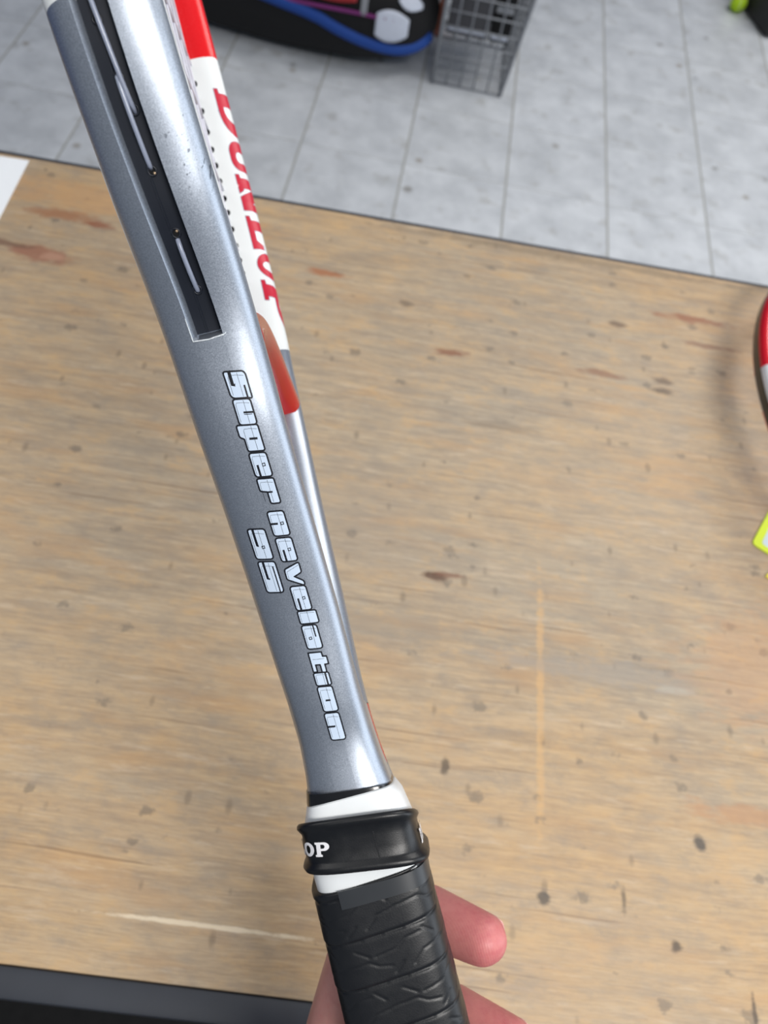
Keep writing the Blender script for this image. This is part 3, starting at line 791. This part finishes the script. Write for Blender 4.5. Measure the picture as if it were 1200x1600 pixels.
def ring_pt(x, y, lift, ks=KR):
    lo, hi = 0, len(CL) - 1
    per = CL[-1] - CL[0]
    while x > CL[-1]: x -= per
    while x < CL[0]: x += per
    while hi - lo > 1:
        m_ = (lo + hi) // 2
        if CL[m_] <= x: lo = m_
        else: hi = m_
    f = (x - CL[lo]) / max(1e-9, CL[hi] - CL[lo]); w_ = CP[lo][0] + (CP[hi][0] - CP[lo][0]) * f; z = CP[lo][1] + (CP[hi][1] - CP[lo][1]) * f
    tw = Vector((CP[hi][0] - CP[lo][0], CP[hi][1] - CP[lo][1])).normalized(); n_ = Vector((tw.y, -tw.x))
    if n_.dot(Vector((w_, z))) < 0: n_ = -n_
    return Vector((y + (ks - .02) * z + .20 * w_ - 1.2, w_ + n_.x * lift, z + n_.y * lift)) / 1000
for start in (-42.5, 24.0):
    x = start
    for ch, wd in zip('DUNLOP', (5.5, 5.6, 5.6, 4.9, 5.4, 5.4)):
        for o_, hs in SLAB['N' if ch == 'N' else ch]:
            f_ = lambda a, b: (x + a * wd * .92 + .14 * 5 * b, 176.4 + b * 4.9)
            flat_print('collar_letter', [([f_(a, b) for a, b in o_], [[f_(a, b) for a, b in h] for h in hs])], lambda x, y: ring_pt(x, y, .12), M['white_print'], collar, .6)
        x += wd
flat_print('collar_seam', [([(5.2, 174.6), (5.6, 174.6), (5.6, 183.6), (5.2, 183.6)], [])], lambda x, y: ring_pt(x, y, .15), M['rubber'], collar, .8)

# over-grip: a helical wrap with an embossed tread, real relief
def seg_d(px, py, ax, ay, bx, by):
    vx, vy = bx - ax, by - ay; t = max(0, min(1, ((px - ax) * vx + (py - ay) * vy) / (vx * vx + vy * vy)))
    return math.hypot(px - ax - t * vx, py - ay - t * vy)
MOT = [((0, 7.6), (9, 7.9)), ((9, 7.9), (12, 6.0)), ((12, 6.0), (16.5, 4.9)), ((11.5, 9.2), (19, 9.9)), ((19, 9.9), (22.5, 12.2)),
       ((22.5, 12.2), (28, 12.6)), ((24, 3.2), (28, 6.6)), ((28, 6.6), (34, 7.4)), ((5, 12.6), (9.5, 9.6)), ((17, 2.4), (20.5, 5.2)), ((29, 13.6), (32.5, 10.4))]
PER = 2 * (40 + 34) * .93
def grip_relief(s, arc):
    pitch = 15.6; wrap = (s + 5 + arc * (-.06) ) / pitch; b = (wrap - math.floor(wrap)) * pitch; kk = math.floor(wrap)
    h = -.55 * sm(1.2, 0, b) + .25 * (1 - b / pitch)
    h += -.25 * math.exp(-((b) / .5) ** 2) - .25 * math.exp(-((pitch - b) / .5) ** 2)
    a = (arc + kk * 13.0 + 340) % 34.0
    d = min(seg_d(a + o_, b, q[0][0], q[0][1], q[1][0], q[1][1]) for q in MOT for o_ in (0, 34.0))
    h -= .26 * math.exp(-(d / .30) ** 2)
    return h
V = []; NR = 240; rowsS = [168.6 - .45 * i for i in range(183)] + [86.0 - 2.4 * i for i in range(33)] + [6, 3, 1, 0]
AP, AL = arc_map(20.6, 17.7, 4.0, 960)
tot = AL[-1] - AL[0]; samp = []
j = 0
for k in range(NR):
    x = AL[0] + tot * k / NR
    while AL[j + 1] < x: j += 1
    f = (x - AL[j]) / (AL[j + 1] - AL[j]); w_ = AP[j][0] + (AP[j + 1][0] - AP[j][0]) * f; z = AP[j][1] + (AP[j + 1][1] - AP[j][1]) * f
    t = Vector((AP[j + 1][0] - AP[j][0], AP[j + 1][1] - AP[j][1])).normalized(); n = Vector((t.y, -t.x))
    if n.dot(Vector((w_, z))) < 0: n = -n
    samp.append((w_, z, n, x))
for i, s in enumerate(rowsS):
    grow_ = 1 + .035 * sm(60, 0, s) * 2 + (-.015 if s > 168.3 else 0)
    if s < 3: grow_ *= (.9 if s < 1 else .97)
    for (w_, z, n, x) in samp:
        try: h = grip_relief(s, x) if 84 < s < 168.5 else 0
        except ValueError: h = 0
        V.append(Vector((s + .05 * z * sm(150, 168, s), w_ * grow_ + n.x * h, z * grow_ + n.y * h - .7)) / 1000)
F = []
for i in range(len(rowsS) - 1):
    for k in range(NR):
        k2 = (k + 1) % NR; F.append((i * NR + k, i * NR + k2, (i + 1) * NR + k2, (i + 1) * NR + k))
F.append(tuple(reversed(range(NR)))); F.append(tuple((len(rowsS) - 1) * NR + k for k in range(NR)))
mesh('grip', V, F, M['grip'], rk, True)['label'] = 'black wrapped rubber grip with a tread pattern'
# finishing tape strip over the top wrap
tp = []
for i in range(60):
    x = -10.5 + i * 1.28
    zz = max(-20, min(20, x)) ; tp.append((x, 168.3 + .0 * zz, 162.4 + .01 * zz))
bm = bmesh.new(); cols = []
def gp(x, s, lift):
    global CP, CL
    p = ring_pt2(x, s, lift); return p
GP_, GL_ = arc_map(20.6, 17.8, 4.0)
def ring_pt2(x, s, lift):
    k = min(range(len(GL_)), key=lambda q: abs(GL_[q] - x)); k2 = min(k + 1, len(GP_) - 1); k1 = max(0, k - 1)
    w_, z = GP_[k]; t = Vector((GP_[k2][0] - GP_[k1][0], GP_[k2][1] - GP_[k1][1])).normalized(); n = Vector((t.y, -t.x))
    if n.dot(Vector((w_, z))) < 0: n = -n
    return Vector((s, w_ + n.x * lift, z + n.y * lift - .7)) / 1000
grid = [[bm.verts.new(ring_pt2(x, a + (b - a) * j / 4, .42)) for j in range(5)] for x, a, b in tp]
low = [[bm.verts.new(ring_pt2(x, a + (b - a) * j / 4, -.2)) for j in range(5)] for x, a, b in tp]
for i in range(len(tp) - 1):
    for j in range(4):
        bm.faces.new([grid[i][j], grid[i + 1][j], grid[i + 1][j + 1], grid[i][j + 1]])
        bm.faces.new([low[i][j], low[i][j + 1], low[i + 1][j + 1], low[i + 1][j]])
    bm.faces.new([grid[i][0], low[i][0], low[i + 1][0], grid[i + 1][0]]); bm.faces.new([grid[i][4], grid[i + 1][4], low[i + 1][4], low[i][4]])
for e_ in (0, -1):
    for j in range(4): bm.faces.new([grid[e_][j], grid[e_][j + 1], low[e_][j + 1], low[e_][j]])
bm_obj('finishing_tape', bm, M['finish_tape'], rk, True, 40)['label'] = 'charcoal finishing tape at the top of the grip'

# ------------------------------------------------------------------ hand (racket lengths in mm, same frame as the racket)
hand = empty('person', mw=RW.copy())
tag(hand, 'bare hand of a person holding the black racket grip from behind', 'person')
def seg(bm, a, b, ra, rb, n=20, rings_=8):
    a = Vector(a) / 1000; b = Vector(b) / 1000; ra /= 1000; rb /= 1000
    R_ = []
    for i in range(rings_ + 1):
        t = i / rings_; R_.append((a.lerp(b, t), ra + (rb - ra) * t))
    rg = tube_rings([p for p, r in R_], [r for p, r in R_], n)
    V_, F_ = loft_data(rg); vs = [bm.verts.new(v) for v in V_]
    for f in F_: bm.faces.new([vs[i] for i in f])
    for p, r in ((a, ra), (b, rb)):
        bmesh.ops.create_uvsphere(bm, u_segments=20, v_segments=14, radius=r, matrix=Matrix.Translation(p))
bm = bmesh.new()
FING = {
 'index': ([(86, -31, -38), (121, -30, -19), (130, -31.5, 13.5), (122, -18.8, 31.8)], [13, 11.2, 11.4, 9.8]),
 'middle': ([(60, -33, -38), (87, -32, -19), (90, -32, 13), (81, -19, 31.5)], [13, 11.2, 11.0, 10.4]),
 'ring': ([(42, -33, -37), (62, -31, -19), (68, -31, 13), (60, -18.5, 31)], [12.5, 10.2, 9.2, 8.4]),
 'little': ([(22, -31, -36), (38, -30, -20), (45, -30, 7), (39, -21.5, 25)], [12, 9.2, 8.2, 7.6]),
 'thumb': ([(-6, -22, -66), (38, 0, -48), (70, 21, -33), (89, 28, -13)], [17, 12.5, 10.8, 8.8]),
}
for k_, (J, R_) in FING.items():
    for i in range(3):
        seg(bm, J[i], J[i + 1], R_[i], R_[i + 1])
    d = (Vector(J[3]) - Vector(J[2])).normalized()
    seg(bm, J[3], Vector(J[3]) + d * 1.0, R_[3], R_[3] - .8)
WR = (-62, -50, -72)
for a in ('index', 'middle', 'ring', 'little'): seg(bm, WR if a in ('middle', 'ring') else (WR[0] + (4 if a == 'index' else -4), WR[1] + (6 if a == 'index' else -6), WR[2] + (-5 if a == 'index' else 7)), FING[a][0][0], 17, 13)
seg(bm, WR, FING['thumb'][0][0], 17, 17); seg(bm, FING['thumb'][0][0], (40, -26, -40), 15, 12); seg(bm, FING['thumb'][0][1], (72, -26, -38), 11, 11)
seg(bm, (86, -30, -38), (22, -31, -36), 12.5, 11.5); seg(bm, (30, -36, -44), (0, -40, -55), 14, 16)
seg(bm, WR, (-200, -72, -118), 20, 29)
ho = bm_obj('hand', bm, M['skin'], hand, True)
ho['label'] = 'hand and wrist with pink fingertips'
md = ho.modifiers.new('remesh', 'REMESH'); md.mode = 'VOXEL'; md.voxel_size = 0.0014; md.use_smooth_shade = True
ms = ho.modifiers.new('smooth', 'SMOOTH'); ms.factor = 0.6; ms.iterations = 10
bpy.context.view_layer.update()
ev = ho.evaluated_get(bpy.context.evaluated_depsgraph_get())
baked = bpy.data.meshes.new_from_object(ev); ho.modifiers.clear(); ho.data = baked
if not baked.materials: baked.materials.append(M['skin'])
baked.polygons.foreach_set('use_smooth', [True] * len(baked.polygons))
# nails on the far side of the finger tips
for k_ in ('index', 'middle', 'ring', 'little', 'thumb'):
    J, R_ = FING[k_]; p = Vector(J[3]); d = (p - Vector(J[2])).normalized()
    up = Vector((0, -1, 0)) if k_ != 'thumb' else Vector((0, 1, 0)); up = (up - d * up.dot(d)).normalized(); sd = d.cross(up)
    V = []; F = []
    for i in range(7):
        for j_ in range(9):
            a = (j_ - 4) / 4 * .85; l = -4 + 10 * i / 6 * (1 - .12 * abs(a))
            V.append((p + d * l + (up * cos(a) + sd * sin(a)) * (R_[3] - (.0 if i < 5 else .5 * (i - 4))) ) / 1000)
    for i in range(6):
        for j_ in range(8): F.append((i * 9 + j_, i * 9 + j_ + 1, (i + 1) * 9 + j_ + 1, (i + 1) * 9 + j_))
    bm_obj('nail', thicken(V, F, .0004), M['nail'], hand, True)

# ------------------------------------------------------------------ things on the table
def slab(name, pts, z, th, mat, parent=None, r=0.0):
    P = round_poly(pts, r) if r else pts
    bm = bmesh.new(); lo_ = [bm.verts.new((x, y, z)) for x, y in P]; hi_ = [bm.verts.new((x, y, z + th)) for x, y in P]
    bm.faces.new(lo_[::-1]); bm.faces.new(hi_)
    for i in range(len(P)): bm.faces.new([lo_[i - 1], lo_[i], hi_[i], hi_[i - 1]])
    return bm_obj(name, bm, mat, parent)
pe = empty('paper_sheet', (-0.375, 0.624, TABLE_H), radians(-4.0)); tag(pe, 'white sheet of paper at the left edge of the table', 'paper')
slab('sheet', [(-0.216, -0.279), (0, -0.279 + .004), (0.0, 0.0), (-0.216, 0.0)], 0.0002, 0.0005, M['paper'], pe).rotation_euler = (0, 0, radians(8))
slab('printed_mark', [(-0.034, -.026), (-0.028, -.026), (-0.028, -.020), (-0.034, -.020)], 0.00075, 0.00003, M['print_fade'], pe)

c1 = empty('price_card', (0.3135, 0.343, TABLE_H), radians(0)); tag(c1, 'lime card with a pale printed panel at the right edge of the table', 'card')
slab('card', [(0, 0), (0.075, -0.040), (0.115, 0.035), (0.040, 0.075)], 0.0003, 0.0012, M['lime'], c1, .004)
slab('printed_panel', [(0.008, 0.0015), (0.073, -0.032), (0.106, 0.030), (0.041, 0.066)], 0.00155, 0.0001, M['card_blue'], c1, .003)
c2 = empty('price_card', (0.321, 0.315, TABLE_H), 0); tag(c2, 'yellow card just below the lime card at the right edge', 'card')
slab('card', [(0, 0), (0.07, -0.035), (0.082, -0.012), (0.012, 0.012)], 0.0003, 0.0012, M['yellow'], c2, .002)
slab('printed_panel', [(0.012, -0.002), (0.066, -0.029), (0.073, -0.014), (0.019, 0.006)], 0.00155, 0.0001, M['card_blue'], c2)

# second racket, lying on a low carton at the right
bx = box('carton', (-0.10, -0.075, 0), (0.10, 0.075, 0.030), M['kraft'], None, 0.0015); bx.location = (0.50, 0.50, TABLE_H)
tag(bx, 'flat brown carton under the red and black racket', 'box')
r2 = empty('tennis_racket', (0.5, -0.02, TABLE_H + 0.0445)); tag(r2, 'red, white and black tennis racket lying at the right edge of the table', 'tennis racket')
def m_r2():
    g = NG('red_white_racket_paint'); o = g.obj(); x, y, z = g.xyz(o)
    a = g.math('ABSOLUTE', g.math('SUBTRACT', x, 0.528))
    c = g.mix(g.math('LESS_THAN', a, 0.019), srgb(214, 20, 38), srgb(222, 226, 230))
    nf = g.n('ShaderNodeAttribute', attribute_name='nf').outputs['Fac']
    c = g.mix(g.math('GREATER_THAN', nf, 0.95), c, srgb(14, 14, 16))
    c = g.mix(g.math('LESS_THAN', x, 0.36), c, srgb(18, 18, 20))
    g.col(c); g.set(Roughness=0.3, Coat_Weight=0.3); return g.m
M['frame2'] = m_r2()
f2 = frame_loft('frame', M['frame2'], r2, grooved=False)
rings = []
for i in range(25):
    w_ = -54 + 108 * i / 24; s = 362 - 14 * abs(w_ / 52) ** 2
    rings.append([Vector((s + 5 * cos(a), w_, 9 * sin(a))) / 1000 for a in [2 * pi * k / 16 for k in range(16)]])
loft('throat_bridge', rings, M['red_gloss'], r2)
loft('grip', [hring(s, 15, 16, 3, 40) for s in (0, 4, 60, 120, 196)], M['grip'], r2)
for k in range(18):
    s = 372 + k * 16.2; hw_ = inner_w(s) + 1
    tube('string', [(s / 1000, -hw_ / 1000, .0004 * (-1) ** k), (s / 1000, hw_ / 1000, .0004 * (-1) ** k)], .00065, M['bed_string'], r2, 6)
for k in range(16):
    w_ = (-7.5 + k) * 12.2; lo = 366
    while inner_w(lo) < abs(w_) and lo < 480: lo += 1
    hi = 674.0
    while hi > 500 and inner_w(hi) < abs(w_): hi -= 1
    tube('string', [(lo / 1000, w_ / 1000, -.0004), (hi / 1000, w_ / 1000, .0004)], .00065, M['bed_string'], r2, 6)
r2.rotation_euler = (0, 0, radians(100))
r2.location = (0.516, -0.028, TABLE_H + 0.0415); r2.scale = (1, 1, 0.75)

# ------------------------------------------------------------------ racket bag on the floor
bag = empty('racket_bag', (-0.045, 2.68, 0), radians(175)); tag(bag, 'black racket bag with blue piping and pale grey patches on the floor', 'bag')
BX = [0, .02, .06, .13, .24, .40, .60, .85, 1.05, 1.12]
BW = [.02, .07, .115, .145, .16, .165, .165, .16, .12, .03]
BZ = [.03, .07, .11, .14, .16, .165, .165, .16, .12, .04]
def bag_pt(x, a, lift=0.0):
    w_ = hermite(x, BX, BW) + lift; h = hermite(x, BX, BZ) + lift
    ca, sa = cos(a), sin(a)
    return Vector((x, w_ * (1 if ca >= 0 else -1) * abs(ca) ** .8 , .168 + (h * (1 if sa >= 0 else -1) * abs(sa) ** .8) + .006 * sin(9 * x)))
xs = [1.12 * (0.5 - .5 * cos(pi * i / 56)) for i in range(57)]
loft('body', [[bag_pt(x, 2 * pi * k / 48) for k in range(48)] for x in xs], M['bag'], bag)
def patch(name, x0, x1, a0, a1, mat, taper=0.0, nx=14, na=8, lab=None, lift=.004):
    V = []; F = []
    for i in range(nx + 1):
        f = i / nx; x = x0 + (x1 - x0) * f; e = taper * (1 - 4 * (f - .5) ** 2) - taper
        for j_ in range(na + 1):
            am = (a0 + a1) / 2; h = (a1 - a0) / 2 * (1 + e) * (2 * j_ / na - 1); V.append(bag_pt(x, am + h, lift))
    n = na + 1
    for i in range(nx):
        for j_ in range(na): F.append((i * n + j_, (i + 1) * n + j_, (i + 1) * n + j_ + 1, i * n + j_ + 1))
    o = bm_obj(name, thicken(V, F, .004), mat, bag, True)
    if lab: o['label'] = lab
    return o
PIP = 0.22
tube('piping', [bag_pt(x, lin(x, [0, .1, .35, .7, 1.1], [-.62, -.48, -.02, .22, .2]), -.006) for x in [.015 + 1.08 * i / 60 for i in range(61)]], .020, M['bag_blue'], bag, 10)['label'] = 'blue piping along the side'
patch('patch', .075, .175, -.20, .30, M['bag_white'], .45, lab='large pale grey vinyl patch')
patch('patch', .045, .115, .36, .78, M['bag_white'], .7, lab='small pale grey vinyl patch')
patch('patch', .24, .40, .22, .50, M['bag_red'], .4, lab='dark red patch')
patch('patch', .205, .225, .10, .62, M['wire'], .2, lab='grey chevron')
patch('patch', .22, .36, .60, .66, M['wire'], 0)
patch('patch', .22, .36, .95, 1.10, M['bag_white'], .1)
patch('patch', .44, .50, .72, .84, M['bag_lime'], .3, lab='lime patch')
patch('patch', .12, .50, .10, .15, M['bag_purple'], .2)
tube('handle', [bag_pt(.45 + .2 * i / 20, pi / 2, .0 + .05 * sin(pi * i / 20)) for i in range(21)], .009, M['bag'], bag, 8)

# ------------------------------------------------------------------ wire bin with stock
bin_ = empty('wire_bin', (-0.027, 2.605, 0), radians(0.5)); tag(bin_, 'grey wire bin on the floor beside the racket bag', 'wire bin')
W_, D_, H_ = 0.233, 0.30, 0.78
for (x, y) in ((0, 0), (W_, 0), (0, D_), (W_, D_)):
    tube('post', [(x, y, 0), (x, y, H_)], .0065, M['wire'], bin_, 8)
def wires(face):
    out = []
    n = 5 if face in 'fb' else 6
    for k in range(1, n):
        f = k / n
        a = {'f': (W_ * f, 0), 'b': (W_ * f, D_), 'l': (0, D_ * f), 'r': (W_, D_ * f)}[face]; out.append([(a[0], a[1], 0.004), (a[0], a[1], H_)])
    z = .006
    while z <= H_ + .001:
        p = {'f': ((0, 0), (W_, 0)), 'b': ((0, D_), (W_, D_)), 'l': ((0, 0), (0, D_)), 'r': ((W_, 0), (W_, D_))}[face]
        out.append([(*p[0], z), (*p[1], z)]); z += .046
    return out
for f_ in 'fblr':
    for ln in wires(f_): tube('wire', ln, .0030, M['wire'], bin_, 6)
for k in range(1, 6):
    tube('wire', [(0, D_ * k / 6, .155), (W_, D_ * k / 6, .155)], .002, M['wire'], bin_, 6)
def in_bin(name, lo, hi, mat, label, cat, stripes=()):
    o = empty(name, (-0.027 + lo[0], 2.605 + lo[1], lo[2])); tag(o, label, cat)
    s_ = [hi[k] - lo[k] for k in range(3)]
    box('body', (0, 0, 0), s_, mat, o, .003)
    for z0, z1, mt in stripes: box('label_strip', (.004, -.0012, z0), (s_[0] - .004, .0006, z1), mt, o)
    return o
in_bin('carton', (.014, .02, .1575), (.150, .24, .50), M['navy_card'], 'dark grey carton in the wire bin, with a pale strip near its foot', 'box', [(.012, .026, M['bag_white'])])
in_bin('carton', (.155, .02, .1575), (.218, .24, .42), M['bag'], 'narrow black carton in the wire bin behind its right post', 'box', [(.01, .022, M['bag_white']), (.09, .11, M['wire'])])
for ch in bin_.children:                      # the bin widens to the right towards its rim
    for v in ch.data.vertices:
        if v.co.x > W_ * .9: v.co.x += v.co.z * .10
ob = box('orange_block', (0, 0, 0), (.02, .05, .22), M['orange'], None, .003); ob.location = (-0.052, 2.905, 0)
tag(ob, 'slim orange block standing between the bag and the wire bin', 'block')

# ------------------------------------------------------------------ far right: dark box added for the corner shadow, and a tennis ball
cs = empty('corner_shade_box', (1.205, 3.36, 0), radians(18)); tag(cs, 'dark box added for the shadow in the far right corner', 'shade stand-in')
box('shell', (0.03, 0.02, 0), (.60, .42, .30), M['sole'], cs, .03, 4)
tube('handle', [(.22, .2, .30), (.24, .2, .33), (.38, .2, .33), (.40, .2, .30)], .008, M['sole'], cs, 8)
tb = empty('tennis_ball', (1.130, 3.575, .033)); tag(tb, 'lime tennis ball on the floor next to the dark shade box', 'ball')
bm = bmesh.new(); bmesh.ops.create_uvsphere(bm, u_segments=32, v_segments=20, radius=.033); bm_obj('felt', bm, M['ball'], tb, True)
sp_ = []
for i in range(80):
    t = 2 * pi * i / 80; a = .44; b = .1
    v = Vector((cos(t) * 1.0 + .3 * cos(3 * t), sin(t) * 1.0 - .3 * sin(3 * t), 1.1 * sin(2 * t))).normalized() * .0328; sp_.append(v)
tube('seam', sp_, .0009, M['seam'], tb, 6, True)
